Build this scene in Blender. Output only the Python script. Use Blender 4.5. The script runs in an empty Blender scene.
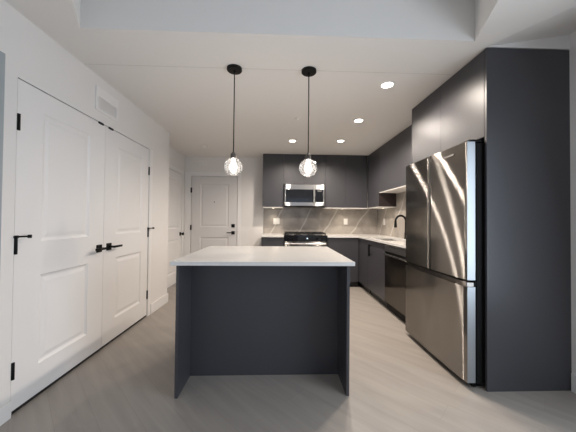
import bpy, bmesh, math
from mathutils import Vector, Matrix
S = bpy.context.scene
COL = S.collection
PI = math.pi

# ------------------------------------------------------------------ camera
FPX, YAW, PITCH, ROLL, CAMH = 265.2177, 0.0354, 0.0145, 0.0088, 1.1912
cam = bpy.data.cameras.new('camera')
cam.sensor_width = 36.0
cam.lens = FPX / 576.0 * 36.0
cam.clip_start = 0.02
camo = bpy.data.objects.new('camera', cam)
COL.objects.link(camo)
_cy, _sy, _cp, _sp = math.cos(YAW), math.sin(YAW), math.cos(PITCH), math.sin(PITCH)
_fw = Vector((_sy * _cp, _cy * _cp, _sp))
_rt = Vector((_cy, -_sy, 0))
_up = _rt.cross(_fw)
_c, _s = math.cos(ROLL), math.sin(ROLL)
_r2 = _rt * _c + _up * _s
_u2 = _up * _c - _rt * _s
_m = Matrix((_r2, _u2, -_fw)).transposed().to_4x4()
_m.translation = (0, 0, CAMH)
camo.matrix_world = _m
S.camera = camo

# ------------------------------------------------------------------ world, light levels, exposure
W = bpy.data.worlds.new('world')
S.world = W
W.use_nodes = True
W.node_tree.nodes['Background'].inputs[0].default_value = (0.62, 0.76, 1.0, 1)
W.node_tree.nodes['Background'].inputs[1].default_value = 1.0
S.view_settings.view_transform = 'Standard'
S.view_settings.look = 'None'
S.view_settings.gamma = 1.0
S.view_settings.exposure = 0.0
S.view_settings.use_curve_mapping = False

WARM = (1.0, 0.885, 0.775)
DAY = (0.80, 0.90, 1.0)
WINDOW_W = 2.0
SIDE_W = 48.0
DOWN_W = 95.0
PENDANT_W = 9.0
PUCK_W = 6.0

def area(name, loc, rot, sx, sy, watts, colour, shape='RECTANGLE', spread=PI):
    l = bpy.data.lights.new(name, 'AREA')
    l.shape = shape
    l.size = sx
    l.size_y = sy
    l.energy = watts
    l.color = colour
    l.spread = spread
    o = bpy.data.objects.new(name, l)
    COL.objects.link(o)
    o.location = loc
    o.rotation_euler = rot
    return o

# daylight entering through the wide living-room window behind the camera
area('window_daylight', (0.1, -3.02, 1.25), (PI / 2, 0, 0), 3.0, 1.6, WINDOW_W, DAY)
# daylight through the glazed balcony door in the right wall, just in front of the grey panel
area('balcony_daylight', (2.05, 0.26, 1.06), (math.radians(82), 0, PI / 2), 1.62, 1.90, SIDE_W, DAY)

# ------------------------------------------------------------------ materials
def new_mat(name):
    m = bpy.data.materials.new(name)
    m.use_nodes = True
    return m, m.node_tree.nodes, m.node_tree.links, m.node_tree.nodes['Principled BSDF']

def mat(name, col, rough=0.5, metal=0.0, spec=0.5, bump=0.0, bscale=200.0, var=0.0, vscale=3.0, coat=0.0):
    m, n, l, b = new_mat(name)
    b.inputs['Base Color'].default_value = (*col, 1)
    b.inputs['Roughness'].default_value = rough
    b.inputs['Metallic'].default_value = metal
    b.inputs['Specular IOR Level'].default_value = spec
    b.inputs['Coat Weight'].default_value = coat
    tc = n.new('ShaderNodeTexCoord')
    if var > 0:
        t = n.new('ShaderNodeTexNoise'); t.inputs['Scale'].default_value = vscale
        t.inputs['Detail'].default_value = 4
        l.new(tc.outputs['Object'], t.inputs['Vector'])
        r = n.new('ShaderNodeMix'); r.data_type = 'RGBA'
        r.inputs[6].default_value = (*[c * (1 - var) for c in col], 1)
        r.inputs[7].default_value = (*[min(1, c * (1 + var)) for c in col], 1)
        l.new(t.outputs[0], r.inputs[0]); l.new(r.outputs[2], b.inputs['Base Color'])
    if bump > 0:
        t = n.new('ShaderNodeTexNoise'); t.inputs['Scale'].default_value = bscale
        l.new(tc.outputs['Object'], t.inputs['Vector'])
        bp = n.new('ShaderNodeBump'); bp.inputs['Strength'].default_value = bump
        bp.inputs['Distance'].default_value = 0.001
        l.new(t.outputs[0], bp.inputs['Height']); l.new(bp.outputs[0], b.inputs['Normal'])
    return m

def emit(name, col, strength):
    m, n, l, b = new_mat(name)
    b.inputs['Base Color'].default_value = (*col, 1)
    b.inputs['Emission Color'].default_value = (*col, 1)
    b.inputs['Emission Strength'].default_value = strength
    return m

M = {}
M['wall'] = mat('wall_paint', (0.80, 0.775, 0.75), 0.75, bump=0.15, bscale=350)
M['ceil'] = mat('ceiling_paint', (0.80, 0.78, 0.755), 0.85, bump=0.15, bscale=300)
M['door'] = mat('door_paint', (0.84, 0.82, 0.805), 0.42, var=0.01)
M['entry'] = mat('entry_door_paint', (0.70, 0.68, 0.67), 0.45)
M['trim'] = mat('trim_paint', (0.84, 0.825, 0.81), 0.4)
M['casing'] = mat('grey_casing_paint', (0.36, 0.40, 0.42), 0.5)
M['cab'] = mat('charcoal_laminate', (0.055, 0.0545, 0.062), 0.40, spec=0.5, bump=0.04, bscale=900, var=0.03)
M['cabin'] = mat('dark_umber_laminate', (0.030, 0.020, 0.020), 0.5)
M['mela'] = mat('white_melamine', (0.78, 0.76, 0.72), 0.5)
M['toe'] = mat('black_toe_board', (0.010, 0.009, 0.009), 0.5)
M['black'] = mat('matte_black_metal', (0.005, 0.005, 0.005), 0.45, spec=0.2)
M['blackgloss'] = mat('black_glass', (0.010, 0.011, 0.014), 0.08, spec=0.6)
M['blackplastic'] = mat('black_plastic', (0.005, 0.005, 0.005), 0.6, spec=0.15)
M['iron'] = mat('cast_iron', (0.012, 0.012, 0.012), 0.55, bump=0.3, bscale=400)
M['white'] = mat('white_plastic', (0.82, 0.80, 0.77), 0.35)
M['greyplastic'] = mat('grey_plastic', (0.20, 0.20, 0.20), 0.45)
M['chrome'] = mat('polished_steel', (0.75, 0.74, 0.73), 0.18, metal=1.0)
M['sink'] = mat('sink_steel', (0.30, 0.29, 0.27), 0.3, metal=1.0)
M['lens'] = emit('warm_lamp_lens', (1.0, 0.93, 0.84), 14.0)
M['plens'] = emit('puck_lens', (1.0, 0.90, 0.75), 9.0)
M['bulb'] = emit('glowing_bulb', (1.0, 0.93, 0.86), 6.0)
M['disp'] = emit('clock_display', (0.7, 0.85, 1.0), 1.5)

def steel(name, col, rough, mirror, arough):
    """horizontally brushed steel: a mirror-like lobe under a lobe smeared across the brushing"""
    m, n, l, b = new_mat(name)
    n.remove(b)
    tc = n.new('ShaderNodeTexCoord')
    mp = n.new('ShaderNodeMapping'); mp.inputs['Scale'].default_value = (2, 2, 700)
    l.new(tc.outputs['Object'], mp.inputs['Vector'])
    t = n.new('ShaderNodeTexNoise'); t.inputs['Scale'].default_value = 1.0
    l.new(mp.outputs[0], t.inputs['Vector'])
    mr = n.new('ShaderNodeMapRange')
    mr.inputs[3].default_value = rough * 0.85; mr.inputs[4].default_value = rough * 1.15
    l.new(t.outputs[0], mr.inputs[0])
    vt = n.new('ShaderNodeVectorTransform'); vt.vector_type = 'VECTOR'
    vt.convert_from = 'OBJECT'; vt.convert_to = 'WORLD'
    vt.inputs[0].default_value = (1, 0, 0)
    g1 = n.new('ShaderNodeBsdfAnisotropic'); g1.inputs['Color'].default_value = (*col, 1)
    l.new(mr.outputs[0], g1.inputs['Roughness'])
    g2 = n.new('ShaderNodeBsdfAnisotropic'); g2.inputs['Color'].default_value = (*col, 1)
    g2.inputs['Roughness'].default_value = arough
    g2.inputs['Anisotropy'].default_value = ANISO
    l.new(vt.outputs[0], g2.inputs['Tangent'])
    mx = n.new('ShaderNodeMixShader'); mx.inputs[0].default_value = 1 - mirror
    l.new(g1.outputs[0], mx.inputs[1]); l.new(g2.outputs[0], mx.inputs[2])
    l.new(mx.outputs[0], n['Material Output'].inputs[0])
    return m
ANISO = 0.95
M['steel'] = steel('brushed_stainless_steel', (0.42, 0.40, 0.375), 0.14, 0.5, 0.33)
M['steelbright'] = steel('bright_stainless_steel', (0.62, 0.61, 0.60), 0.25, 0.5, 0.4)
M['steelside'] = mat('steel_door_edge', (0.44, 0.47, 0.50), 0.42, metal=1.0)
M['steeldark'] = steel('dark_stainless_steel', (0.22, 0.205, 0.19), 0.12, 0.7, 0.35)

def quartz():
    m, n, l, b = new_mat('white_quartz')
    b.inputs['Roughness'].default_value = 0.12
    tc = n.new('ShaderNodeTexCoord')
    t = n.new('ShaderNodeTexNoise'); t.inputs['Scale'].default_value = 60; t.inputs['Detail'].default_value = 6
    l.new(tc.outputs['Object'], t.inputs['Vector'])
    r = n.new('ShaderNodeValToRGB')
    r.color_ramp.elements[0].position = 0.3; r.color_ramp.elements[0].color = (0.735, 0.722, 0.70, 1)
    r.color_ramp.elements[1].position = 0.6; r.color_ramp.elements[1].color = (0.755, 0.743, 0.722, 1)
    l.new(t.outputs[0], r.inputs[0]); l.new(r.outputs[0], b.inputs['Base Color'])
    return m
M['quartz'] = quartz()

def marble():
    m, n, l, b = new_mat('grey_marble_tile')
    b.inputs['Roughness'].default_value = 0.22
    tc = n.new('ShaderNodeTexCoord')
    mp = n.new('ShaderNodeMapping'); mp.inputs['Rotation'].default_value = (0.5, -0.75, 0.35)
    l.new(tc.outputs['Object'], mp.inputs['Vector'])
    t = n.new('ShaderNodeTexNoise'); t.inputs['Scale'].default_value = 4.5; t.inputs['Detail'].default_value = 8
    l.new(mp.outputs[0], t.inputs['Vector'])
    r = n.new('ShaderNodeValToRGB')
    r.color_ramp.elements[0].position = 0.3; r.color_ramp.elements[0].color = (0.27, 0.245, 0.22, 1)
    r.color_ramp.elements[1].position = 0.72; r.color_ramp.elements[1].color = (0.43, 0.395, 0.355, 1)
    l.new(t.outputs[0], r.inputs[0])
    w = n.new('ShaderNodeTexWave'); w.wave_type = 'BANDS'; w.bands_direction = 'X'
    w.inputs['Scale'].default_value = 0.8; w.inputs['Distortion'].default_value = 3.2
    w.inputs['Detail'].default_value = 3.0; w.inputs['Detail Scale'].default_value = 0.9
    l.new(mp.outputs[0], w.inputs['Vector'])
    v = n.new('ShaderNodeValToRGB')
    v.color_ramp.elements[0].position = 0.984; v.color_ramp.elements[0].color = (0, 0, 0, 1)
    v.color_ramp.elements[1].position = 1.0; v.color_ramp.elements[1].color = (0.6, 0.6, 0.6, 1)
    l.new(w.outputs[0], v.inputs[0])
    mx = n.new('ShaderNodeMix'); mx.data_type = 'RGBA'
    mx.inputs[7].default_value = (0.62, 0.59, 0.55, 1)
    l.new(v.outputs[0], mx.inputs[0]); l.new(r.outputs[0], mx.inputs[6]); l.new(mx.outputs[2], b.inputs['Base Color'])
    return m
M['marble'] = marble()

def planks():
    m, n, l, b = new_mat('light_oak_planks')
    b.inputs['Roughness'].default_value = 0.42
    b.inputs['Specular IOR Level'].default_value = 0.4
    tc = n.new('ShaderNodeTexCoord')
    mp = n.new('ShaderNodeMapping'); mp.inputs['Rotation'].default_value = (0, 0, math.radians(46))
    l.new(tc.outputs['Object'], mp.inputs['Vector'])
    br = n.new('ShaderNodeTexBrick')
    br.offset = 0.37; br.offset_frequency = 2; br.squash = 1.0
    br.inputs['Scale'].default_value = 1.0
    br.inputs['Brick Width'].default_value = 1.22
    br.inputs['Row Height'].default_value = 0.18
    br.inputs['Mortar Size'].default_value = 0.0012
    br.inputs['Mortar Smooth'].default_value = 0.3
    br.inputs['Color1'].default_value = (0.372, 0.336, 0.302, 1)
    br.inputs['Color2'].default_value = (0.352, 0.317, 0.285, 1)
    br.inputs['Mortar'].default_value = (0.305, 0.272, 0.242, 1)
    l.new(mp.outputs[0], br.inputs['Vector'])
    m2 = n.new('ShaderNodeMapping')
    m2.inputs['Scale'].default_value = (1.0, 9, 1)
    l.new(mp.outputs[0], m2.inputs['Vector'])
    t = n.new('ShaderNodeTexNoise'); t.inputs['Scale'].default_value = 1.6; t.inputs['Detail'].default_value = 7
    t.inputs['Distortion'].default_value = 0.6
    l.new(m2.outputs[0], t.inputs['Vector'])
    r = n.new('ShaderNodeValToRGB')
    r.color_ramp.elements[0].position = 0.32; r.color_ramp.elements[0].color = (0.90, 0.90, 0.90, 1)
    r.color_ramp.elements[1].position = 0.7; r.color_ramp.elements[1].color = (1.06, 1.055, 1.05, 1)
    l.new(t.outputs[0], r.inputs[0])
    mx = n.new('ShaderNodeMix'); mx.data_type = 'RGBA'; mx.blend_type = 'MULTIPLY'
    mx.inputs[0].default_value = 1
    l.new(br.outputs[0], mx.inputs[6]); l.new(r.outputs[0], mx.inputs[7]); l.new(mx.outputs[2], b.inputs['Base Color'])
    return m
M['floor'] = planks()

def thin_glass(name, bubbles):
    m, n, l, b = new_mat(name)
    n.remove(b)
    tr = n.new('ShaderNodeBsdfTransparent'); tr.inputs[0].default_value = (0.96, 0.96, 0.96, 1)
    gl = n.new('ShaderNodeBsdfGlossy'); gl.inputs['Roughness'].default_value = 0.05
    fr = n.new('ShaderNodeFresnel'); fr.inputs[0].default_value = 1.3
    mx = n.new('ShaderNodeMixShader')
    if bubbles:
        tc = n.new('ShaderNodeTexCoord')
        v = n.new('ShaderNodeTexVoronoi'); v.inputs['Scale'].default_value = 38
        l.new(tc.outputs['Object'], v.inputs['Vector'])
        bp = n.new('ShaderNodeBump'); bp.inputs['Strength'].default_value = 0.55; bp.inputs['Distance'].default_value = 0.01
        l.new(v.outputs[0], bp.inputs['Height'])
        l.new(bp.outputs[0], fr.inputs[1]); l.new(bp.outputs[0], gl.inputs['Normal'])
    first = tr
    if bubbles:
        tl = n.new('ShaderNodeBsdfTranslucent'); tl.inputs[0].default_value = (0.95, 0.95, 0.95, 1)
        cr = n.new('ShaderNodeValToRGB')
        cr.color_ramp.elements[0].position = 0.05; cr.color_ramp.elements[0].color = (0.55, 0.55, 0.55, 1)
        cr.color_ramp.elements[1].position = 0.28; cr.color_ramp.elements[1].color = (0.17, 0.17, 0.17, 1)
        l.new(v.outputs[0], cr.inputs[0])
        first = n.new('ShaderNodeMixShader')
        l.new(cr.outputs[0], first.inputs[0]); l.new(tr.outputs[0], first.inputs[1]); l.new(tl.outputs[0], first.inputs[2])
    l.new(fr.outputs[0], mx.inputs[0]); l.new(first.outputs[0], mx.inputs[1]); l.new(gl.outputs[0], mx.inputs[2])
    l.new(mx.outputs[0], n['Material Output'].inputs[0])
    return m
M['globe'] = thin_glass('seeded_clear_glass', True)
M['pane'] = thin_glass('window_glass', False)

# ------------------------------------------------------------------ mesh helpers
def box(bm, x0, x1, y0, y1, z0, z1):
    v = [bm.verts.new((x, y, z)) for x in (x0, x1) for y in (y0, y1) for z in (z0, z1)]
    for f in ((0, 1, 3, 2), (4, 6, 7, 5), (0, 4, 5, 1), (2, 3, 7, 6), (0, 2, 6, 4), (1, 5, 7, 3)):
        bm.faces.new([v[i] for i in f])

def ring(bm, c, ax, r, seg):
    ax = Vector(ax).normalized()
    a = Vector((0, 0, 1)) if abs(ax.z) < 0.9 else Vector((1, 0, 0))
    u = ax.cross(a).normalized(); w = ax.cross(u)
    return [bm.verts.new(Vector(c) + u * (r * math.cos(2 * PI * i / seg)) + w * (r * math.sin(2 * PI * i / seg))) for i in range(seg)]

def tube(bm, pts, r, seg=12, cap=True):
    pts = [Vector(p) for p in pts]
    rs = r if isinstance(r, (list, tuple)) else [r] * len(pts)
    rings = []
    for i, p in enumerate(pts):
        d = (pts[min(i + 1, len(pts) - 1)] - pts[max(i - 1, 0)])
        rings.append(ring(bm, p, d, rs[i], seg))
    for a, b in zip(rings, rings[1:]):
        best = min(range(seg), key=lambda k: (a[0].co - b[k].co).length)
        for i in range(seg):
            bm.faces.new((a[i], a[(i + 1) % seg], b[(i + 1 + best) % seg], b[(i + best) % seg]))
    if cap:
        bm.faces.new(rings[0][::-1]); bm.faces.new(rings[-1])

def lathe(bm, prof, c=(0, 0, 0), seg=32):
    """profile = list of (radius, z); axis is z through c"""
    c = Vector(c); rings = []
    for r, z in prof:
        if r < 1e-6:
            rings.append([bm.verts.new(c + Vector((0, 0, z)))])
        else:
            rings.append([bm.verts.new(c + Vector((r * math.cos(2 * PI * i / seg), r * math.sin(2 * PI * i / seg), z))) for i in range(seg)])
    for a, b in zip(rings, rings[1:]):
        for i in range(seg):
            j = (i + 1) % seg
            if len(a) == 1: bm.faces.new((a[0], b[i], b[j]))
            elif len(b) == 1: bm.faces.new((a[i], a[j], b[0]))
            else: bm.faces.new((a[i], a[j], b[j], b[i]))

def obj(name, bm, material, parent=None, bevel=0.0, smooth=False, seg=2):
    bmesh.ops.remove_doubles(bm, verts=bm.verts, dist=1e-6)
    bmesh.ops.recalc_face_normals(bm, faces=bm.faces)
    me = bpy.data.meshes.new(name)
    bm.to_mesh(me); bm.free()
    o = bpy.data.objects.new(name, me)
    COL.objects.link(o)
    me.materials.append(material)
    if smooth:
        for p in me.polygons: p.use_smooth = True
        me.set_sharp_from_angle(angle=math.radians(40))
    if bevel > 0:
        md = o.modifiers.new('bevel', 'BEVEL'); md.width = bevel; md.segments = seg
        md.limit_method = 'ANGLE'; md.angle_limit = math.radians(40)
    if parent is not None: o.parent = parent
    return o

def bx(name, material, parent, x0, x1, y0, y1, z0, z1, bevel=0.0):
    bm = bmesh.new(); box(bm, x0, x1, y0, y1, z0, z1)
    return obj(name, bm, material, parent, bevel)

def tag(o, label, cat, group=None):
    o['label'] = label; o['category'] = cat
    if group: o['group'] = group
    return o

def thing(name, label, cat, loc=(0, 0, 0), rz=0.0, group=None):
    o = bpy.data.objects.new(name, None); COL.objects.link(o)
    o.empty_display_size = 0.1
    o.location = loc; o.rotation_euler = (0, 0, rz)
    return tag(o, label, cat, group)

def struct(o, label, cat):
    o['kind'] = 'structure'
    return tag(o, label, cat)

def dup(root, loc, label=None):
    r = root.copy(); COL.objects.link(r); r.location = loc
    if label: r['label'] = label
    for ch in list(root.children):
        c = ch.copy(); COL.objects.link(c); c.parent = r
        for g in list(ch.children):
            d = g.copy(); COL.objects.link(d); d.parent = c
    return r

# ------------------------------------------------------------------ room dimensions (metres; camera at x=0, y=0)
CEIL = 2.438
XL, XH, XR, XK = -1.586, -1.870, 2.085, 2.005   # XK: kitchen stretch of the right wall
YB, YW = 5.330, -3.100
YC0, YC1 = 1.655, 3.292        # closet pair
YCORN = 3.877                  # end of the closet wall

# floor
bm = bmesh.new(); box(bm, -3.2, 2.3, -3.4, 5.6, -0.06, 0.0)
struct(obj('floor', bm, M['floor']), 'light oak plank floor laid on the diagonal', 'floor')

# left wall with closet opening and the doorway nearer the camera
bm = bmesh.new()
T = 0.12
box(bm, XL - T, XL, YC1 + 0.004, YCORN, 0, CEIL)
box(bm, XL - T, XL, YC0 - 0.004, YC1 + 0.004, 2.052, CEIL)
box(bm, XL - T, XL, 1.568, YC0 - 0.004, 0, CEIL)
box(bm, XL - T, XL, 0.70, 1.568, 2.06, CEIL)
box(bm, XL - T, XL, YW, 0.70, 0, CEIL)
struct(obj('wall_left', bm, M['wall']), 'white painted wall holding the double closet doors', 'wall')
# closet wall return and hallway wall
DH0, DH1 = 4.35, 5.190          # hallway door on the left
bm = bmesh.new()
box(bm, XH - T, XL - T, YCORN - 0.10, YCORN, 0, CEIL)
box(bm, XH - T, XH, YCORN, DH0, 0, CEIL)
box(bm, XH - T, XH, DH0, DH1, 2.052, CEIL)
box(bm, XH - T, XH, DH1, YB, 0, CEIL)
struct(obj('wall_hallway', bm, M['wall']), 'white hallway wall set back left of the entry door', 'wall')
# back wall with entry door opening
ED0, ED1 = -1.742, -0.824
bm = bmesh.new()
box(bm, XH - T, ED0, YB, YB + T, 0, CEIL)
box(bm, ED0, ED1, YB, YB + T, 2.052, CEIL)
box(bm, ED1, XR + T, YB, YB + T, 0, CEIL)
struct(obj('wall_back', bm, M['wall']), 'white far wall with the entry door and kitchen run', 'wall')
bm = bmesh.new()
box(bm, XR, XR + T, 1.15, 1.843, 0, 2.62); box(bm, XK, XR + T, 1.843, YB, 0, 2.62); box(bm, XR, XR + T, YW, -0.60, 0, 2.62)
box(bm, XR, XR + T, -0.60, 1.15, 2.12, 2.62); box(bm, XR, XR + T, -0.60, 1.15, 0, 0.03)
struct(obj('wall_right', bm, M['wall']), 'white right wall behind the fridge and cabinets', 'wall')
# window wall behind the camera
bm = bmesh.new()
box(bm, XL - T, -1.45, YW - T, YW, 0, 2.8)
box(bm, 1.65, XR + T, YW - T, YW, 0, 2.8)
box(bm, -1.45, 1.65, YW - T, YW, 0, 0.38)
box(bm, -1.45, 1.65, YW - T, YW, 2.32, 2.8)
struct(obj('wall_window', bm, M['wall']), 'white living room wall with the wide window', 'wall')
bm = bmesh.new()
for x0 in (-1.45, -0.44, 0.58, 1.60): box(bm, x0, x0 + 0.05, YW - 0.08, YW - 0.02, 0.38, 2.32)
for z0 in (0.38, 2.27): box(bm, -1.40, 1.60, YW - 0.08, YW - 0.02, z0, z0 + 0.05)
wf = struct(obj('window_1', bm, M['trim']), 'wide three-pane window frame behind the viewer', 'window')
for x0 in (-1.40, -0.39, 0.63):
    bx('pane', M['pane'], wf, x0, x0 + 0.96, YW - 0.052, YW - 0.048, 0.43, 2.27)

bm = bmesh.new()
for y0 in (-0.60, 0.245, 1.09): box(bm, XR + 0.02, XR + 0.08, y0, y0 + 0.06, 0.03, 2.12)
for y0, y1 in ((-0.54, 0.245), (0.305, 1.09)):
    for z0 in (0.03, 2.05): box(bm, XR + 0.02, XR + 0.08, y0, y1, z0, z0 + 0.07)
wf2 = struct(obj('window_2', bm, M['trim']), 'glazed balcony door frame in the right wall outside the view', 'window')
for y0, y1 in ((-0.54, 0.245), (0.305, 1.09)):
    bx('pane', M['pane'], wf2, XR + 0.048, XR + 0.052, y0, y1, 0.10, 2.05)

# ceiling of the kitchen, dropped below the living room ceiling
RX0, RX1, RY = -1.312, 1.344, 1.770
def prism(bm, poly, z0, z1):
    a = [bm.verts.new((x, y, z0)) for x, y in poly]; b = [bm.verts.new((x, y, z1)) for x, y in poly]
    bm.faces.new(a[::-1]); bm.faces.new(b)
    for i in range(len(poly)):
        j = (i + 1) % len(poly); bm.faces.new((a[i], a[j], b[j], b[i]))
H2 = 2.760
bm = bmesh.new()
prism(bm, [(XH - T, RY), (1.405, RY), (1.47, 1.820), (XR, 1.8205), (XR, 1.843), (XK, 1.843), (XK, YB), (XH - T, YB)], CEIL, H2 + 0.1)
struct(obj('ceiling', bm, M['ceil']), 'dropped white kitchen ceiling with round recessed lights', 'ceiling')
bm = bmesh.new()
prism(bm, [(XL - T, YW), (-1.06, YW), (-1.06, 1.29), (RX0, RY), (XL - T, RY)], CEIL, H2 + 0.1)
struct(obj('trim_1', bm, M['ceil']), 'dropped ceiling border along the closet wall', 'ceiling')
bm = bmesh.new()
prism(bm, [(RX1, RY), (1.20, 1.36), (1.20, YW), (1.83, YW), (1.83, 1.25), (1.405, RY)], CEIL, H2 + 0.1)
struct(obj('trim_2', bm, M['ceil']), 'tapering dropped ceiling beam near the tall grey panel', 'ceiling')
# sloping ceiling facet between the beam and the right wall
bm = bmesh.new()
pts = [(1.405, RY, CEIL), (1.83, 1.25, CEIL), (1.83, YW, CEIL), (XR, YW, 2.545), (XR, 1.82, 2.545), (1.47, 1.82, CEIL)]
lo = [bm.verts.new(p) for p in pts]; hi = [bm.verts.new((p[0], p[1], H2 + 0.1)) for p in pts]
bm.faces.new(lo[::-1]); bm.faces.new(hi)
for i in range(6): bm.faces.new((lo[i], lo[(i + 1) % 6], hi[(i + 1) % 6], hi[i]))
bmesh.ops.triangulate(bm, faces=[f for f in bm.faces if len(f.verts) == 6])
struct(obj('trim_3', bm, M['ceil']), 'sloping ceiling facet above the tall grey panel', 'ceiling')
bm = bmesh.new(); box(bm, -1.40, 1.45, YW, RY, H2, H2 + 0.1)
struct(obj('ceiling_living', bm, M['ceil']), 'raised living room ceiling', 'ceiling')
bm = bmesh.new()
box(bm, XL, -0.442, 2.184, 2.1875, CEIL - 0.0010, CEIL); box(bm, -0.316, 0.178, 2.184, 2.1875, CEIL - 0.0010, CEIL)
box(bm, 0.304, 1.46, 2.184, 2.1875, CEIL - 0.0010, CEIL)
struct(obj('trim_4', bm, mat('seam_grey', (0.60, 0.58, 0.55), 0.8)), 'fine straight seam across the kitchen ceiling', 'trim')

# baseboards
def baseboard(name, boxes, label):
    bm = bmesh.new()
    for b in boxes: box(bm, *b)
    struct(obj(name, bm, M['trim'], bevel=0.003), label, 'baseboard')
BH = 0.125
baseboard('baseboard_left', [(XL, XL + 0.013, 3.375, YCORN + 0.013, 0, BH), (XL, XL + 0.013, 1.568, 1.648, 0, 0.10)],
          'white baseboard at the foot of the closet wall')
baseboard('baseboard_hallway', [(XH, XH + 0.013, YCORN, DH0 - 0.08, 0, BH), (XH, XL, YCORN, YCORN + 0.013, 0, BH)],
          'white baseboard along the set-back hallway wall')
baseboard('baseboard_back', [(ED1 + 0.08, -0.30, YB - 0.013, YB, 0, BH)], 'white baseboard right of the entry door')
baseboard('baseboard_right', [(XR - 0.014, XR, 1.15, 1.815, 0, 0.13), (XR - 0.014, XR, YW, -0.60, 0, 0.13)], 'white baseboard on the right wall in front of the grey panel')

# ------------------------------------------------------------------ doors
def panel_door(name, w, h, panels, loc, rz, label):
    """two-panel moulded door leaf; local front faces -y, local x from 0 to w"""
    bm = bmesh.new()
    xs = [0, panels[0][0], panels[0][1], w]
    zs = sorted({0, h, *[p[2] for p in panels], *[p[3] for p in panels]})
    th = 0.036
    V = {}
    def v(x, y, z):
        k = (round(x, 5), round(y, 5), round(z, 5))
        if k not in V: V[k] = bm.verts.new(k)
        return V[k]
    for i in range(3):
        for j in range(len(zs) - 1):
            x0, x1, z0, z1 = xs[i], xs[i + 1], zs[j], zs[j + 1]
            if i == 1 and any(abs(p[2] - z0) < 1e-6 for p in panels):
                prev = (x0, x1, z0, z1, 0.0)
                for ins, dep in ((0.004, 0.004), (0.016, 0.010), (0.026, 0.0105), (0.052, 0.0045), (0.058, 0.0045)):
                    q = (x0 + ins, x1 - ins, z0 + ins, z1 - ins, dep)
                    A = [(prev[0], prev[2]), (prev[1], prev[2]), (prev[1], prev[3]), (prev[0], prev[3])]
                    B = [(q[0], q[2]), (q[1], q[2]), (q[1], q[3]), (q[0], q[3])]
                    for k in range(4):
                        kk = (k + 1) % 4
                        bm.faces.new((v(A[k][0], prev[4], A[k][1]), v(A[kk][0], prev[4], A[kk][1]), v(B[kk][0], q[4], B[kk][1]), v(B[k][0], q[4], B[k][1])))
                    prev = q
                bm.faces.new([v(prev[0], prev[4], prev[2]), v(prev[1], prev[4], prev[2]), v(prev[1], prev[4], prev[3]), v(prev[0], prev[4], prev[3])])
            else:
                bm.faces.new((v(x0, 0, z0), v(x1, 0, z0), v(x1, 0, z1), v(x0, 0, z1)))
    # sides and back
    for j in range(len(zs) - 1):
        for x in (0, w): bm.faces.new((v(x, 0, zs[j]), v(x, 0, zs[j + 1]), v(x, th, zs[j + 1]), v(x, th, zs[j])))
    for i in range(3):
        for z in (0, h): bm.faces.new((v(xs[i], 0, z), v(xs[i + 1], 0, z), v(xs[i + 1], th, z), v(xs[i], th, z)))
    bm.faces.new([v(0, th, z) for z in zs] + [v(w, th, z) for z in reversed(zs)])
    o = obj(name, bm, M['door'])
    o.location = loc; o.rotation_euler = (0, 0, rz)
    return struct(o, label, 'door')

def hinge(parent, x, z, stop=False, flip=1, r=0.0085):
    bm = bmesh.new()
    tube(bm, [(x, -0.006, z - 0.05), (x, -0.006, z + 0.05)], r, 10)
    box(bm, x - 0.006, x + 0.006, -0.004, 0.001, z - 0.05, z + 0.05)
    h = obj('hinge', bm, M['black'], parent)
    if stop:
        bm = bmesh.new()
        tube(bm, [(x - 0.018 * flip, -0.010, z + 0.056), (x + 0.022 * flip, -0.028, z + 0.057), (x + 0.036 * flip, -0.045, z + 0.057)], 0.0055, 8)
        tube(bm, [(x + 0.034 * flip, -0.043, z + 0.057), (x + 0.048 * flip, -0.055, z + 0.057)], 0.011, 10)
        tube(bm, [(x, -0.008, z + 0.048), (x, -0.008, z + 0.064)], 0.011, 10)
        obj('door_stop', bm, M['black'], h)
    return h

def lever(parent, x, z, d, bar=True):
    bm = bmesh.new()
    box(bm, x - 0.033, x + 0.033, -0.009, 0.0, z - 0.033, z + 0.033)
    ro = obj('handle_plate', bm, M['black'], parent, bevel=0.002)
    if bar:
        bm = bmesh.new()
        tube(bm, [(x, -0.009, z), (x, -0.058, z)], 0.010, 12)
        box(bm, min(x - 0.011 * d, x + 0.118 * d), max(x - 0.011 * d, x + 0.118 * d), -0.062, -0.050, z - 0.010, z + 0.010)
        obj('lever', bm, M['black'], ro, bevel=0.002)
    return ro

WD = (YC1 - YC0) / 2 - 0.0035
HD = 2.010
pan = [(0.180, 0.625, 0.195, 0.785), (0.180, 0.625, 1.01, 1.865)]
dl = panel_door('door_1', WD, HD, pan, (XL - 0.004, YC0 + 0.002, 0.026), PI / 2,
                'white two-panel closet door, the nearer leaf of the double closet')
dr = panel_door('door_2', WD, HD, [(0.185, 0.66, 0.195, 0.785), (0.185, 0.66, 1.01, 1.865)],
                (XL - 0.004, YC0 + WD + 0.005, 0.026), PI / 2, 'white two-panel closet door, the farther leaf of the double closet')
for z, st in ((1.746, False), (0.992, True), (0.242, False)):
    hinge(dl, 0.004, z, st, 1)
    hinge(dr, WD - 0.0035, z, st, 1)
lever(dl, WD - 0.060, 0.897, -1)
lever(dr, 0.072, 0.900, 1)
for d in (dl, dr): bx('gap_shade_strip', M['toe'], d, 0.002, WD - 0.002, 0.006, 0.030, -0.023, -0.0005)  # black strip added to paint in the shaded gap beneath each closet leaf
for d, x in ((dl, WD - 0.066), (dr, 0.07)):
    bx('ball_catch', M['black'], d, x - 0.030, x + 0.030, -0.010, 0.0, HD - 0.010, HD + 0.006)
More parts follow.
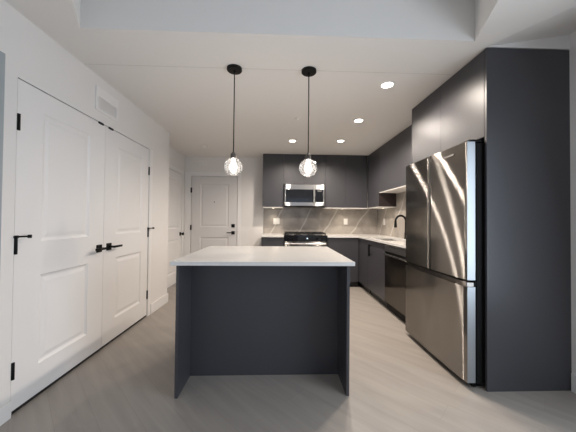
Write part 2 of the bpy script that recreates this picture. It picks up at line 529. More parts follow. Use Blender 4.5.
# jambs / stops behind the closet pair
bm = bmesh.new()
box(bm, XL - T, XL - 0.05, YC0 - 0.004, YC1 + 0.004, 2.040, 2.052)
box(bm, XL - T, XL - 0.05, YC0 - 0.004, YC0 + 0.002, 0, 2.04)
box(bm, XL - T, XL - 0.05, YC1 - 0.002, YC1 + 0.004, 0, 2.04)
box(bm, XL - 0.05, XL - 0.001, YC0 - 0.0038, YC1 + 0.0038, 2.0435, 2.0518)
struct(obj('trim_5', bm, M['trim']), 'white jamb round the double closet doors', 'trim')
bm = bmesh.new()
box(bm, XL, XL + 0.006, YC1 + 0.006, YC1 + 0.080, 0, 2.045)
struct(obj('trim_6', bm, M['trim'], bevel=0.002), 'white casing strip right of the closet doors', 'trim')
# closet interior backing
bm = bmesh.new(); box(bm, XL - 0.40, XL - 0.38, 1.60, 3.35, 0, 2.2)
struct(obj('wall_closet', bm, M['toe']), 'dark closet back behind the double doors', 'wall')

# doorway nearest the camera on the left: grey casing and door leaf
bm = bmesh.new()
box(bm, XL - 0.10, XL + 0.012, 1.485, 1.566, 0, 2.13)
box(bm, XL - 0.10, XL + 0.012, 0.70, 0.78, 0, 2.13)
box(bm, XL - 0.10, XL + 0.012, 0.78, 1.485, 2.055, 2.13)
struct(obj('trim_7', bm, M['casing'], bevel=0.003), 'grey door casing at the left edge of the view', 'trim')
d4 = panel_door('door_4', 0.70, 2.03, [(0.12, 0.58, 0.2, 0.8), (0.12, 0.58, 1.0, 1.88)], (XL - 0.03, 0.783, 0.015), PI / 2,
                'white door just outside the left edge of the view')
lever(d4, 0.06, 0.92, 1)

# hallway door
WH = DH1 - DH0 - 0.008
dh = panel_door('door_3', WH, 2.03, [(0.15, WH - 0.15, 0.2, 0.80), (0.15, WH - 0.15, 1.0, 1.89)], (XH - 0.004, DH0 + 0.004, 0.015), PI / 2,
                'white two-panel hallway door left of the entry door')
rp = lever(dh, WH - 0.058, 0.892, -1, bar=False)
bm = bmesh.new()
bmr = [(0.012, 0.0), (0.012, 0.022), (0.024, 0.032), (0.029, 0.045), (0.026, 0.058), (0.012, 0.064), (0, 0.065)]
lathe(bm, bmr, seg=20)
bmesh.ops.rotate(bm, verts=bm.verts, matrix=Matrix.Rotation(PI / 2, 3, 'X'))
bmesh.ops.translate(bm, verts=bm.verts, vec=(WH - 0.058, -0.009, 0.892))
obj('knob', bm, M['black'], rp, smooth=True)
bm = bmesh.new()
for y0, y1, z0, z1 in ((DH0 - 0.075, DH0 - 0.002, 0, 2.125), (DH1 + 0.002, DH1 + 0.075, 0, 2.125), (DH0 - 0.002, DH1 + 0.002, 2.052, 2.125)):
    box(bm, XH, XH + 0.006, y0, y1, z0, z1)
struct(obj('trim_8', bm, M['trim'], bevel=0.002), 'flat white casing round the hallway door', 'trim')

# entry door
WE = ED1 - ED0 - 0.016
de = panel_door('door_5', WE, 2.03, [(0.175, 0.738, 0.20, 0.82), (0.175, 0.738, 1.02, 1.875)], (ED0 + 0.008, YB + 0.002, 0.013), 0,
                'pale grey two-panel entry door at the end of the hall')
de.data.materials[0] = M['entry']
for z in (1.752, 1.012, 0.27): hinge(de, -0.004, z, r=0.015)
lever(de, WE - 0.073, 0.912, -1)
bm = bmesh.new()
for x0, x1, z0, z1 in ((ED0 + 0.0005, ED0 + 0.012, 0, 2.050), (ED1 - 0.012, ED1 - 0.0005, 0, 2.050), (ED0 + 0.012, ED1 - 0.012, 2.0435, 2.050)):
    box(bm, x0, x1, YB + 0.040, YB + 0.052, z0, z1)
struct(obj('trim_11', bm, M['toe']), 'black strip added to darken the shadow gap round the entry door', 'trim')  # added dark strip standing in for shade in the entry door gap
bm = bmesh.new(); box(bm, WE - 0.106, WE - 0.040, -0.014, 0, 1.018, 1.084)
obj('deadbolt', bm, M['black'], de, bevel=0.003)
bm = bmesh.new(); tube(bm, [(WE / 2, -0.005, 1.52), (WE / 2, 0.004, 1.52)], 0.010, 14)
obj('peephole', bm, M['black'], de)
bm = bmesh.new()
for x0, x1, z0, z1 in ((XH + 0.008, ED0 - 0.002, 0, 2.125), (ED1 + 0.002, ED1 + 0.075, 0, 2.125), (ED0 - 0.002, ED1 + 0.002, 2.052, 2.125)):
    box(bm, x0, x1, YB - 0.006, YB, z0, z1)
struct(obj('trim_9', bm, M['trim'], bevel=0.002), 'flat white casing round the entry door', 'trim')

# ------------------------------------------------------------------ return air grille on the left wall
g = thing('air_grille', 'white wall air return grille above the closet doors', 'vent', (XL, 2.484, 2.236), PI / 2)
gw, gh = 0.159, 0.104
bm = bmesh.new()
box(bm, -gw, gw, -0.010, 0, gh - 0.082, gh); box(bm, -gw, gw, -0.010, 0, -gh, -gh + 0.025)
box(bm, -gw, -gw + 0.03, -0.010, 0, -gh + 0.025, gh - 0.082); box(bm, gw - 0.03, gw, -0.010, 0, -gh + 0.025, gh - 0.082)
obj('frame', bm, M['trim'], g, bevel=0.002)
bm = bmesh.new()
for k in range(9):
    z = -gh + 0.028 + k * 0.0108
    vs = [bm.verts.new(p) for p in ((-gw + 0.03, -0.006, z), (gw - 0.03, -0.006, z), (gw - 0.03, -0.003, z + 0.0095), (-gw + 0.03, -0.003, z + 0.0095),
                                    (-gw + 0.03, -0.005, z - 0.0005), (gw - 0.03, -0.005, z - 0.0005), (gw - 0.03, -0.001, z + 0.009), (-gw + 0.03, -0.001, z + 0.009))]
    for f in ((0, 1, 2, 3), (4, 7, 6, 5), (0, 4, 5, 1), (2, 6, 7, 3), (0, 3, 7, 4), (1, 5, 6, 2)): bm.faces.new([vs[i] for i in f])
obj('louvre', bm, M['trim'], g)

# ------------------------------------------------------------------ cabinets
def cabinet(name, label, loc, rz, w, d, h, doors, group=None, toe=0.0, handle=None, under=None):
    """local front at y=0 facing -y, local x 0..w, body behind; doors = list of (x0, x1, z0, z1)"""
    t = thing(name, label, 'cabinet', loc, rz, group)
    bm = bmesh.new(); box(bm, 0.0006, w - 0.0006, 0.021, d - 0.001, toe, h - 0.0006)
    obj('body', bm, M['cab'], t)
    for i, (x0, x1, z0, z1) in enumerate(doors):
        dd = bx('door' if z1 - z0 > 0.25 else 'drawer', M['cab'], t, x0 + 0.0015, x1 - 0.0015, 0, 0.0205, z0, z1, bevel=0.001)
        if handle and i in handle:
            hx, hz0, hz1 = handle[i]
            bm = bmesh.new()
            box(bm, hx - 0.013, hx + 0.013, -0.046, -0.026, hz0, hz1)
            for z in (hz0 + 0.02, hz1 - 0.02): box(bm, hx - 0.005, hx + 0.005, -0.026, 0.0, z - 0.005, z + 0.005)
            obj('handle', bm, M['black'], dd, bevel=0.001)
    if toe: bx('toe_kick', M['toe'], t, 0.0006, w - 0.0006, 0.055, 0.070, 0.0, toe)
    if under: bx('underside', M['mela'], t, 0.002, w - 0.002, 0.004, d - 0.003, -0.0125, -0.0005)
    return t

UB, UT, UF = 1.432, 2.428, 5.000
UD = YB - UF
GU = 'upper cabinets along the far wall'
uh = UT - UB
cabinet('upper_cabinet', 'narrow charcoal upper cabinet at the left end beside the white wall', (-0.305, UF, UB), 0, 0.392, UD, uh,
        [(0, 0.392, 0.002, uh)], GU)
cabinet('upper_cabinet', 'short double-door charcoal upper cabinet above the microwave', (0.087, UF, 1.862), 0, 0.788, UD, UT - 1.862,
        [(0, 0.392, 0.002, UT - 1.862), (0.392, 0.788, 0.002, UT - 1.862)], GU)
cabinet('upper_cabinet', 'charcoal upper cabinet just right of the microwave', (0.875, UF, UB), 0, 0.386, UD, uh, [(0, 0.386, 0.002, uh)], GU)
cabinet('upper_cabinet', 'charcoal upper cabinet in the corner of the far wall', (1.261, UF, UB), 0, 0.434, UD, uh, [(0, 0.43, 0.002, uh)], GU)
XU = 1.697
cabinet('upper_cabinet', 'tall charcoal corner upper cabinet on the right wall with dark end', (XU, UF - 0.001, UB), -PI / 2, 0.56, XK - XU, uh,
        [(0, 0.56, 0.002, uh)], 'upper cabinets on the right wall')
ushort = cabinet('upper_cabinet', 'wide short charcoal upper cabinet with pale underside above the sink', (XU, 4.437, 1.672), -PI / 2, 1.554, XK - XU, UT - 1.672,
                 [(0, 1.554, 0.0, UT - 1.672)], 'upper cabinets on the right wall', under=True)
# dark end panel of the tall corner upper cabinet
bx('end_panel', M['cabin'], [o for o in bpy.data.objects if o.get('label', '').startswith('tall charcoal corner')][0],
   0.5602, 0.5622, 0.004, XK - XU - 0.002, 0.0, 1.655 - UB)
# scribe filler above uppers (shadow gap closing strip)
bm = bmesh.new()
box(bm, -0.300, 1.72, UF + 0.012, YB, UT, CEIL); box(bm, XU + 0.012, XK, 2.885, UF + 0.011, UT, CEIL)
struct(obj('trim_10', bm, M['cab']), 'charcoal scribe strip between upper cabinets and ceiling', 'trim')
# light valance underside of the uppers
bm = bmesh.new()
box(bm, -0.300, 0.083, UF + 0.004, YB - 0.012, UB - 0.012, UB - 0.0005)
tag(obj('light_board', bm, M['mela']), 'pale underside board beneath the leftmost upper cabinet', 'board')
bm = bmesh.new()
box(bm, 0.879, 1.70, UF + 0.004, YB - 0.012, UB - 0.012, UB - 0.0005)
box(bm, XU + 0.004, XK - 0.012, 4.442, UF + 0.003, UB - 0.012, UB - 0.0005)
tag(obj('light_board', bm, M['mela']), 'pale underside board running round the corner beneath the right-hand upper cabinets', 'board')

# fridge enclosure
XF = 1.470
ft = CEIL - 0.006
cabinet('fridge_cabinet', 'deep two-door charcoal cabinet above the fridge', (XF, 2.862, 1.800), -PI / 2, 1.018, XK - XF, 2.430 - 1.80,
        [(0, 0.508, 0.0, 0.63), (0.508, 1.018, 0.0, 0.63)])
bm = bmesh.new(); box(bm, XF, XR, 1.822, 1.842, 0, ft)
tag(obj('end_panel', bm, M['cab'], bevel=0.0008), 'tall charcoal panel closing the near side of the fridge', 'panel')
bm = bmesh.new(); box(bm, XF, XK, 2.864, 2.882, 0, ft)
tag(obj('end_panel', bm, M['cab'], bevel=0.0008), 'tall charcoal panel between the fridge and the dishwasher', 'panel')

# ------------------------------------------------------------------ base cabinets and worktops
BT, BF, XB = 0.883, 4.680, 1.440
CT = 0.915
cabinet('base_cabinet', 'narrow charcoal base cabinet left of the range', (-0.300, BF, 0), 0, 0.394, YB - BF, BT,
        [(0, 0.394, 0.10, 0.72), (0, 0.394, 0.724, 0.88)], 'base cabinets', toe=0.10)
cabinet('base_cabinet', 'charcoal corner base cabinet right of the range', (0.872, BF, 0), 0, 0.566, YB - BF, BT,
        [(0, 0.55, 0.10, 0.88)], 'base cabinets', toe=0.10)
cabinet('base_cabinet', 'blind charcoal corner base cabinet on the right wall run', (XB, BF + 0.05, 0), -PI / 2, 0.445, XK - XB, BT,
        [(0.0, 0.495, 0.10, 0.88)], 'base cabinets', toe=0.10)
cabinet('base_cabinet', 'charcoal sink base cabinet with a black bar pull beside the dishwasher', (XB, 4.234, 0), -PI / 2, 0.690, XK - XB, 0.688,
        [(0, 0.690, 0.10, 0.88)], 'base cabinets', toe=0.10, handle={0: (0.160, 0.640, 0.822)})
# worktops
bm = bmesh.new(); box(bm, -0.302, 0.096, BF - 0.025, YB - 0.001, BT + 0.0005, CT)
tag(obj('worktop', bm, M['quartz'], bevel=0.002), 'short white quartz worktop left of the range', 'worktop')
SX0, SX1, SY0, SY1 = 1.50, 1.87, 3.66, 4.28
XC = XB - 0.025
bm = bmesh.new()
xs = [0.870, XC, SX0, SX1, XK - 0.001]; ys = [2.884, SY0, SY1, BF - 0.025, YB - 0.001]
zs = (BT + 0.0005, CT); V = {}
def gv(i, j, k):
    if (i, j, k) not in V: V[(i, j, k)] = bm.verts.new((xs[i], ys[j], zs[k]))
    return V[(i, j, k)]
cells = {(i, j) for i in range(4) for j in range(4) if (i > 0 or j == 3) and not (i == 2 and j == 1)}
for (i, j) in cells:
    for k in (0, 1): bm.faces.new((gv(i, j, k), gv(i + 1, j, k), gv(i + 1, j + 1, k), gv(i, j + 1, k)))
    for (di, dj, a, b) in ((-1, 0, (i, j), (i, j + 1)), (1, 0, (i + 1, j), (i + 1, j + 1)), (0, -1, (i, j), (i + 1, j)), (0, 1, (i, j + 1), (i + 1, j + 1))):
        if (i + di, j + dj) not in cells:
            bm.faces.new((gv(*a, 0), gv(*b, 0), gv(*b, 1), gv(*a, 1)))
tag(obj('worktop', bm, M['quartz'], bevel=0.0015), 'L-shaped white quartz worktop running round to the sink', 'worktop')

# sink
sk = thing('sink', 'undermount stainless sink set in the white quartz worktop', 'sink', ((SX0 + SX1) / 2, (SY0 + SY1) / 2, 0.70))
a, b = (SX1 - SX0) / 2 + 0.004, (SY1 - SY0) / 2 + 0.004
bm = bmesh.new()
tk = 0.003
box(bm, -a, a, -b, b, 0, tk)
box(bm, -a, -a + tk, -b, b, tk, 0.182); box(bm, a - tk, a, -b, b, tk, 0.182)
box(bm, -a + tk, a - tk, -b, -b + tk, tk, 0.182); box(bm, -a + tk, a - tk, b - tk, b, tk, 0.182)
obj('bowl', bm, M['sink'], sk)
bm = bmesh.new(); lathe(bm, [(0, 0.0062), (0.03, 0.0062), (0.042, 0.005), (0.045, 0.003), (0.0, 0.003)], (0.03, 0, 0), 24)
obj('drain', bm, M['chrome'], sk, smooth=True)

# faucet
fx, fy = 1.950, 4.0
fc = thing('faucet', 'matte black gooseneck pull-down faucet behind the sink', 'faucet', (fx, fy, CT))
bm = bmesh.new(); lathe(bm, [(0, 0), (0.027, 0), (0.027, 0.006), (0.022, 0.012), (0.020, 0.10), (0.0, 0.10)], seg=24)
obj('base', bm, M['black'], fc, smooth=True)
R = 0.080; zt = 0.275
pts = [(0, 0, 0.09), (0, 0, 0.18)] + [(-R + R * math.cos(t), 0, zt + R * math.sin(t)) for t in [PI * k / 16 for k in range(17)]]
bm = bmesh.new(); tube(bm, pts, 0.0155, 14)
obj('neck', bm, M['black'], fc, smooth=True)
bm = bmesh.new(); lathe(bm, [(0, 0.275), (0.0175, 0.275), (0.018, 0.25), (0.022, 0.21), (0.022, 0.178), (0.014, 0.172), (0, 0.172)], (-2 * R, 0, 0), 20)
obj('spray_head', bm, M['black'], fc, smooth=True)
bm = bmesh.new(); tube(bm, [(0, -0.018, 0.062), (0, -0.042, 0.064), (0.0, -0.060, 0.075), (0.0, -0.105, 0.115)], [0.011, 0.010, 0.006, 0.005], 12)
obj('lever', bm, M['black'], fc, smooth=True)

# backsplash
bm = bmesh.new()
jx = [-0.302, 0.085, 0.687, 1.289, 1.891, XK - 0.0112]
for a, b in zip(jx, jx[1:]): box(bm, a + 0.0007, b - 0.0007, YB - 0.011, YB - 0.001, CT + 0.0005, UB + 0.02 if not (a > 0.05 and a < 0.6) else UB + 0.02)
jy = [2.884, 3.44, 4.04, 4.43]
for a, b in zip(jy, jy[1:]): box(bm, XK - 0.011, XK - 0.001, a + 0.0007, b - 0.0007, CT + 0.0005, 1.655)
for a, b in ((4.43, 4.64), (4.64, YB - 0.011)): box(bm, XK - 0.011, XK - 0.001, a + 0.0007, b - 0.0007, CT + 0.0005, UB - 0.013)
struct(obj('backsplash', bm, M['marble']), 'grey marble tile backsplash with pale diagonal veins', 'backsplash')

# ------------------------------------------------------------------ wall switches and outlets
def plate(label, loc, rz, w, n, kind):
    t = thing('wall_switch' if kind == 'switch' else 'wall_outlet', label, kind, loc, rz, 'wall plates on the backsplash')
    bx('cover_plate', M['white'], t, -w / 2, w / 2, -0.006, 0, -0.060, 0.060, bevel=0.002)
    for k in range(n):
        x = (k - (n - 1) / 2) * 0.046
        bx('rocker' if kind == 'switch' else 'socket', M['trim'], t, x - 0.0165, x + 0.0165, -0.0095, -0.006, -0.034, 0.034, bevel=0.001)
plate('white double rocker switch on the backsplash left of the range', (-0.041, YB - 0.011, 1.16), 0, 0.125, 2, 'switch')
plate('single white outlet on the far backsplash right of the range', (1.355, YB - 0.011, 1.165), 0, 0.078, 1, 'outlet')
plate('single white outlet on the right wall backsplash near the faucet', (XK - 0.011, 4.93, 1.17), -PI / 2, 0.078, 1, 'outlet')

# ------------------------------------------------------------------ microwave
mf = 4.935
mw = thing('microwave', 'stainless over-the-range microwave with black glass door', 'microwave', (0.111, mf, 1.440))
ww, mh = 0.744, 0.412
bx('body', M['blackplastic'], mw, 0.002, ww - 0.002, 0.031, YB - mf - 0.012, 0.006, mh - 0.002)
bm = bmesh.new()
dw = 0.566
box(bm, 0, dw, 0, 0.030, mh - 0.090, mh); box(bm, 0, dw, 0, 0.030, 0.016, 0.080)
box(bm, 0, 0.018, 0, 0.030, 0.080, mh - 0.090); box(bm, dw - 0.022, dw, 0, 0.030, 0.080, mh - 0.090)
md = obj('door', bm, M['steelbright'], mw, bevel=0.0015)
bx('window', M['blackgloss'], md, 0.0185, dw - 0.0225, 0.003, 0.028, 0.0805, mh - 0.0905)
bm = bmesh.new()
tube(bm, [(dw - 0.028, -0.032, 0.045), (dw - 0.028, -0.038, 0.10), (dw - 0.028, -0.040, 0.20), (dw - 0.028, -0.038, 0.31), (dw - 0.028, -0.032, 0.365)], 0.011, 12)
for z in (0.055, 0.355): tube(bm, [(dw - 0.028, 0.002, z), (dw - 0.028, -0.033, z)], 0.008, 10)
obj('handle', bm, M['steelbright'], md, smooth=True)
bm = bmesh.new()
box(bm, dw + 0.003, ww, 0, 0.030, mh - 0.090, mh); box(bm, dw + 0.003, ww, 0, 0.030, 0.016, 0.080); box(bm, ww - 0.018, ww, 0, 0.030, 0.080, mh - 0.090)
cp = obj('control_panel', bm, M['steelbright'], mw, bevel=0.0015)
bx('keypad', M['blackgloss'], cp, dw + 0.0035, ww - 0.0185, 0.003, 0.028, 0.0805, mh - 0.0905)
bx('display', M['greyplastic'], cp, dw + 0.045, ww - 0.05, 0.0015, 0.003, mh - 0.122, mh - 0.108)
bx('vent_base', M['blackplastic'], mw, 0.012, ww - 0.012, 0.01, 0.031, 0.0, 0.0155)
for x in (0.045, ww - 0.205): bx('filter', M['greyplastic'], mw, x, x + 0.16, 0.032, 0.12, 0.001, 0.0059)

# ------------------------------------------------------------------ range
rg = thing('range', 'black and stainless slide-in gas range with iron grates', 'range', (0.101, 4.66, 0))
rw, rd = 0.764, YB - 4.66 - 0.013
bx('body', M['blackplastic'], rg, 0.001, rw - 0.001, 0.030, rd, 0.02, 0.895)
bx('control_panel', M['blackgloss'], rg, 0, rw, 0, 0.029, 0.815, 0.922, bevel=0.004)
cpo = [o for o in rg.children if o.name.startswith('control_panel')][0]
bx('display', M['disp'], cpo, 0.398, 0.416, -0.0008, 0.0, 0.858, 0.874)
for x in (0.07, 0.155, 0.585, 0.67):
    bm = bmesh.new(); tube(bm, [(x, 0.0, 0.868), (x, -0.012, 0.868), (x, -0.026, 0.868)], [0.019, 0.0185, 0.015], 18)
    obj('knob', bm, M['blackplastic'], cpo, smooth=True)
bm = bmesh.new(); box(bm, 0.004, rw - 0.004, -0.008, 0.029, 0.22, 0.808)
od = obj('oven_door', bm, M['steel'], rg, bevel=0.003)
bx('window', M['blackgloss'], od, 0.10, rw - 0.10, -0.0095, -0.0081, 0.33, 0.66)
bm = bmesh.new(); tube(bm, [(0.03, -0.052, 0.775), (rw - 0.03, -0.052, 0.775)], 0.013, 14)
for x in (0.06, rw - 0.06): tube(bm, [(x, -0.008, 0.775), (x, -0.052, 0.775)], 0.009, 10)
obj('handle', bm, M['chrome'], od, smooth=True)
bx('drawer', M['steel'], rg, 0.004, rw - 0.004, -0.006, 0.029, 0.06, 0.214, bevel=0.003)
bx('cooktop', M['blackgloss'], rg, -0.002, rw + 0.002, 0.030, rd, 0.896, 0.922, bevel=0.002)
for gx in (0.02, 0.262, 0.504):
    bm = bmesh.new()
    for x in (gx, gx + 0.115, gx + 0.228): box(bm, x, x + 0.012, 0.06, rd - 0.05, 0.944, 0.962)
    for y in (0.06, 0.20, 0.34, 0.48, rd - 0.062): box(bm, gx, gx + 0.24, y, y + 0.012, 0.940, 0.958)
    for x in (gx, gx + 0.228):
        for y in (0.06, rd - 0.062): box(bm, x, x + 0.012, y, y + 0.012, 0.9225, 0.945)
    obj('grate', bm, M['iron'], rg)
for bxp, byp in ((0.14, 0.17), (0.624, 0.17), (0.14, 0.45), (0.624, 0.45), (0.382, 0.31)):
    bm = bmesh.new(); lathe(bm, [(0, 0.9225), (0.045, 0.9225), (0.043, 0.934), (0.03, 0.938), (0, 0.938)], (bxp, byp, 0), 20)
    obj('burner', bm, M['greyplastic'], rg, smooth=True)

# ------------------------------------------------------------------ dishwasher
DW0, DWW = 3.540, 0.650
dwsh = thing('dishwasher', 'dark stainless dishwasher under the worktop beside the fridge', 'dishwasher', (XB - 0.004, DW0, 0), -PI / 2)
bx('body', M['blackplastic'], dwsh, 0.003, DWW - 0.003, 0.034, 0.54, 0.02, 0.868)
bx('door', M['steeldark'], dwsh, 0.003, DWW - 0.003, 0, 0.033, 0.115, 0.742, bevel=0.003)
bm = bmesh.new(); box(bm, 0.003, DWW - 0.003, -0.002, 0.033, 0.785, 0.868)
cpd = obj('control_panel', bm, M['steelbright'], dwsh, bevel=0.002)
for k in range(6): bx('button', M['greyplastic'], cpd, 0.20 + k * 0.045, 0.225 + k * 0.045, -0.003, -0.002, 0.822, 0.834)
bx('handle_recess', M['blackplastic'], dwsh, 0.003, DWW - 0.003, 0.018, 0.033, 0.742, 0.785)
bm = bmesh.new(); box(bm, 0.006, DWW - 0.006, -0.020, 0.0, 0.735, 0.757)
obj('handle', bm, M['chrome'], dwsh, bevel=0.004)
bx('toe_kick', M['toe'], dwsh, 0.003, DWW - 0.003, 0.06, 0.075, 0.0, 0.11)

# ------------------------------------------------------------------ refrigerator
FY0, FY1, FXF = 1.850, 2.768, 1.345
FW = FY1 - FY0
fr = thing('refrigerator', 'stainless French-door refrigerator with bottom freezer drawer', 'refrigerator', (FXF, FY1, 0), -PI / 2)
def curved_panel(bm, x0, x1, z0, z1, sag, th, c0, c1, n=40, edge=0.007):
    """slightly bowed door skin: front at y = -bow(x)"""
    prof = []
    for k in range(n + 1):
        x = x0 + (x1 - x0) * k / n
        u = (x - c0) / (c1 - c0)
        y = -sag * 4 * u * (1 - u)
        e = min(x - x0, x1 - x)
        if e < edge: y += edge * 0.6 * (1 - e / edge) ** 2
        prof.append((x, y))
    ext = []
    for (x, y) in prof: ext.append((x, y))
    a = [bm.verts.new((x, y, z0)) for x, y in ext] + [bm.verts.new((x1, th, z0)), bm.verts.new((x0, th, z0))]
    b = [bm.verts.new((x, y, z1)) for x, y in ext] + [bm.verts.new((x1, th, z1)), bm.verts.new((x0, th, z1))]
    bm.faces.new(a); bm.faces.new(b[::-1])
    m = len(a)
    for i in range(m): bm.faces.new((a[i], a[(i + 1) % m], b[(i + 1) % m], b[i]))
SAG = 0.010
def fdoor(name, x0, x1, z0, z1):
    bm = bmesh.new(); curved_panel(bm, x0, x1, z0, z1, SAG, 0.062, 0, FW)
    o = obj(name, bm, M['steel'], fr, smooth=True)
    o.data.materials.append(M['steelside'])
    for p in o.data.polygons:
        if abs(p.normal.x) > 0.95: p.material_index = 1
    return o
half = FW / 2
fd1 = fdoor('door', 0.0, half - 0.004, 0.772, 1.765)
fd2 = fdoor('door', half + 0.004, FW, 0.772, 1.765)
fz = fdoor('freezer_drawer', 0.0, FW, 0.045, 0.722)
bx('drawer_handle', M['steeldark'], fz, 0.002, FW - 0.002, -0.002, 0.055, 0.7225, 0.757, bevel=0.004)
bx('body', M['blackplastic'], fr, 0.004, FW - 0.004, 0.075, 0.63, 0.035, 1.758)
bx('gasket', M['blackplastic'], fr, 0.008, FW - 0.008, 0.0622, 0.0748, 0.05, 1.755)
bx('hinge_cover', M['blackplastic'], fr, FW - 0.105, FW - 0.004, 0.02, 0.12, 1.7655, 1.782, bevel=0.003)
bx('hinge_cover', M['blackplastic'], fr, 0.004, 0.105, 0.02, 0.12, 1.7655, 1.782, bevel=0.003)
bm = bmesh.new(); box(bm, half + 0.20, half + 0.33, -SAG - 0.0015, -SAG + 0.003, 1.695, 1.708)
obj('badge', bm, M['chrome'], fd2)
bx('kick_grille', M['blackplastic'], fr, 0.01, FW - 0.01, 0.05, 0.075, 0.012, 0.044)
for x in (0.06, FW - 0.06):
    bm = bmesh.new(); lathe(bm, [(0, 0), (0.02, 0), (0.02, 0.012), (0.012, 0.016), (0.012, 0.04), (0, 0.04)], (x, 0.10, 0), 16)
    obj('foot', bm, M['blackplastic'], fr)

# ------------------------------------------------------------------ island
IX0, IX1, IY0, IYB, IY1 = -0.680, 0.490, 1.800, 2.056, 2.735
isl = thing('kitchen_island', 'charcoal kitchen island with open knee space facing the viewer', 'island', ((IX0 + IX1) / 2, (IY0 + IY1) / 2, 0))
ox, oy = (IX0 + IX1) / 2, (IY0 + IY1) / 2
hw = (IX1 - IX0) / 2; y0 = IY0 - oy; yb = IYB - oy; y1 = IY1 - oy
IT = 0.8875
for s in (-1, 1):
    bx('side_panel', M['cab'], isl, min(s * hw, s * (hw - 0.020)), max(s * hw, s * (hw - 0.020)), y0, y1, 0, IT, bevel=0.0008)
bx('back_panel', M['cab'], isl, -hw + 0.0203, hw - 0.0203, yb, yb + 0.018, 0.0, IT)
bx('body', M['cab'], isl, -hw + 0.0205, hw - 0.0205, yb + 0.0185, y1 - 0.024, 0.10, IT)
for k in range(2):
    xa = -hw + 0.022 + k * (hw - 0.022)
    dd = bx('door', M['cab'], isl, xa + 0.0015, xa + hw - 0.024, y1 - 0.0235, y1 - 0.003, 0.104, 0.884, bevel=0.001)
    hx = xa + (hw - 0.07 if k == 0 else 0.05)
    bx('handle', M['black'], dd, hx - 0.006, hx + 0.006, y1 - 0.003, y1 + 0.028, 0.66, 0.83, bevel=0.002)
bx('toe_kick', M['toe'], isl, -hw + 0.0205, hw - 0.0205, y1 - 0.09, y1 - 0.075, 0, 0.10)
bm = bmesh.new(); box(bm, -0.7015, 0.5105, 1.746, 2.768, IT + 0.0005, CT)
tag(obj('worktop', bm, M['quartz'], bevel=0.002), 'large white quartz worktop on the island', 'worktop')

# ------------------------------------------------------------------ pendants
def pendant(x, label):
    t = thing('pendant_lamp', label, 'pendant lamp', (x, 2.186, CEIL), 0, 'pendant lamps over the island')
    bm = bmesh.new(); lathe(bm, [(0, 0), (0.062, 0), (0.062, -0.018), (0.057, -0.023), (0.012, -0.025), (0.010, -0.034), (0, -0.034)], seg=40)
    obj('canopy', bm, M['black'], t, smooth=True)
    gz = 1.621 - CEIL
    bm = bmesh.new(); tube(bm, [(0, 0, -0.03), (0, 0, gz + 0.105)], 0.0045, 10)
    obj('cord', bm, M['black'], t, smooth=True)
    bm = bmesh.new(); lathe(bm, [(0, gz + 0.125), (0.010, gz + 0.123), (0.014, gz + 0.112), (0.023, gz + 0.108), (0.024, gz + 0.074), (0, gz + 0.074)], seg=24)
    obj('socket', bm, mat('bronze_socket', (0.07, 0.06, 0.055), 0.4), t, smooth=True)
    R = 0.076; prof = []
    a0, a1 = math.radians(19), math.radians(152)
    for k in range(29):
        a = a0 + (a1 - a0) * k / 28; prof.append((R * math.sin(a), gz + R * math.cos(a)))
    bm = bmesh.new(); lathe(bm, prof, seg=40)
    obj('glass_globe', bm, M['globe'], t, smooth=True)
    bp = [(0.0, 0.070), (0.012, 0.070), (0.013, 0.048), (0.020, 0.030), (0.029, 0.006), (0.030, -0.008), (0.024, -0.028), (0.012, -0.042), (0.006, -0.048), (0, -0.050)]
    bm = bmesh.new(); lathe(bm, [(r, gz + z) for r, z in bp], seg=24)
    obj('bulb', bm, M['bulb'], t, smooth=True)
    l = bpy.data.lights.new('pendant_glow', 'POINT'); l.energy = PENDANT_W; l.color = WARM; l.shadow_soft_size = 0.034
    lo = bpy.data.objects.new('pendant_glow', l); COL.objects.link(lo); lo.parent = t; lo.location = (0, 0, gz - 0.005)
    return t
pendant(-0.375, 'left pendant lamp with clear glass globe, in front of the entry door')
pendant(0.241, 'right pendant lamp with clear glass globe, in front of the upper cabinets')

# ------------------------------------------------------------------ recessed downlights
def downlight(x, y, label):
    t = thing('recessed_light', label, 'ceiling light', (x, y, CEIL), 0, 'recessed ceiling lights')
    bm = bmesh.new(); lathe(bm, [(0.050, -0.002), (0.053, -0.005), (0.072, -0.0045), (0.076, 0), (0.050, 0), (0.050, -0.002)], seg=36)
    obj('trim_ring', bm, M['white'], t, smooth=True)
    bm = bmesh.new(); lathe(bm, [(0, -0.0022), (0.0495, -0.0022), (0.0495, -0.0002), (0, -0.0002)], seg=32)
    obj('lens', bm, M['lens'], t)
    l = bpy.data.lights.new('downlight_beam', 'SPOT'); l.energy = DOWN_W; l.color = WARM
    l.spot_size = math.radians(164); l.spot_blend = 0.6; l.shadow_soft_size = 0.05
    lo = bpy.data.objects.new('downlight_beam', l); COL.objects.link(lo); lo.parent = t; lo.location = (0, 0, -0.012)
for x, y, lab in ((0.985, 2.385, 'recessed ceiling light nearest the viewer, left of the fridge cabinet'),
                  (0.985, 3.258, 'second recessed ceiling light from the viewer in the right-hand row'),
                  (0.965, 4.121, 'farthest recessed ceiling light of the right-hand row'),
                  (0.208, 4.165, 'recessed ceiling light above the microwave, left of the other three')):
    downlight(x, y, lab)

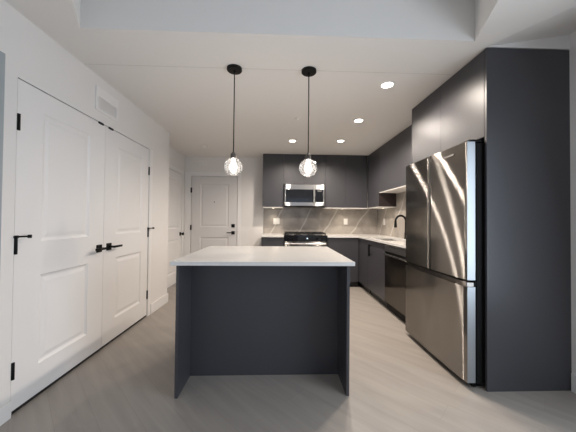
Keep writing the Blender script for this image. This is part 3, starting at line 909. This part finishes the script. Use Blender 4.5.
# under-cabinet puck lights
def puck(x, y, label):
    z = UB - 0.012
    t = thing('puck_light', label, 'cabinet light', (x, y, z), 0, 'under-cabinet puck lights')
    bm = bmesh.new(); lathe(bm, [(0, 0), (0.032, 0), (0.032, -0.008), (0.026, -0.010), (0.026, -0.006), (0, -0.006)], seg=24)
    obj('housing', bm, M['white'], t, smooth=True)
    bm = bmesh.new(); lathe(bm, [(0, -0.0062), (0.0255, -0.0062), (0.0255, -0.0085), (0, -0.0095)], seg=24)
    obj('lens', bm, M['plens'], t, smooth=True)
    l = bpy.data.lights.new('puck_beam', 'SPOT'); l.energy = PUCK_W; l.color = (1.0, 0.87, 0.70)
    l.spot_size = math.radians(104); l.spot_blend = 0.9; l.shadow_soft_size = 0.02
    lo = bpy.data.objects.new('puck_beam', l); COL.objects.link(lo); lo.parent = t; lo.location = (0, 0, -0.012)
puck(-0.105, 5.20, 'small puck light under the leftmost upper cabinet')
puck(1.25, 5.20, 'small puck light under the far upper cabinets right of the microwave')
puck(1.86, 4.66, 'small puck light under the right wall corner cabinet')

# ------------------------------------------------------------------ small ceiling and wall devices
sp = thing('sprinkler', 'small flush white ceiling sprinkler between the pendant and recessed lights', 'sprinkler', (0.215, 3.237, CEIL))
bm = bmesh.new(); lathe(bm, [(0, -0.004), (0.034, -0.004), (0.040, 0), (0, 0)], seg=24)
obj('cover', bm, M['white'], sp, smooth=True)
bm = bmesh.new(); lathe(bm, [(0, -0.016), (0.012, -0.016), (0.014, -0.012), (0.010, -0.0045), (0, -0.0045)], seg=16)
obj('nozzle', bm, M['white'], sp, smooth=True)
sd = thing('smoke_detector', 'round white detector on the hallway ceiling before the entry door', 'detector', (-1.273, 4.554, CEIL))
bm = bmesh.new(); lathe(bm, [(0, -0.026), (0.035, -0.026), (0.056, -0.018), (0.060, 0), (0, 0)], seg=28)
obj('shell', bm, M['white'], sd, smooth=True)
bm = bmesh.new(); lathe(bm, [(0, -0.028), (0.015, -0.028), (0.017, -0.0262), (0, -0.0262)], seg=20)
obj('sensor', bm, M['trim'], sd, smooth=True)
ch = thing('door_chime', 'white square plate on the wall above the entry door', 'wall plate', (-1.515, YB, 2.305))
bx('cover_plate', M['white'], ch, -0.075, 0.075, -0.012, 0, -0.055, 0.055, bevel=0.004)
bx('speaker_slot', M['trim'], ch, -0.03, 0.03, -0.0135, -0.012, -0.03, -0.01)
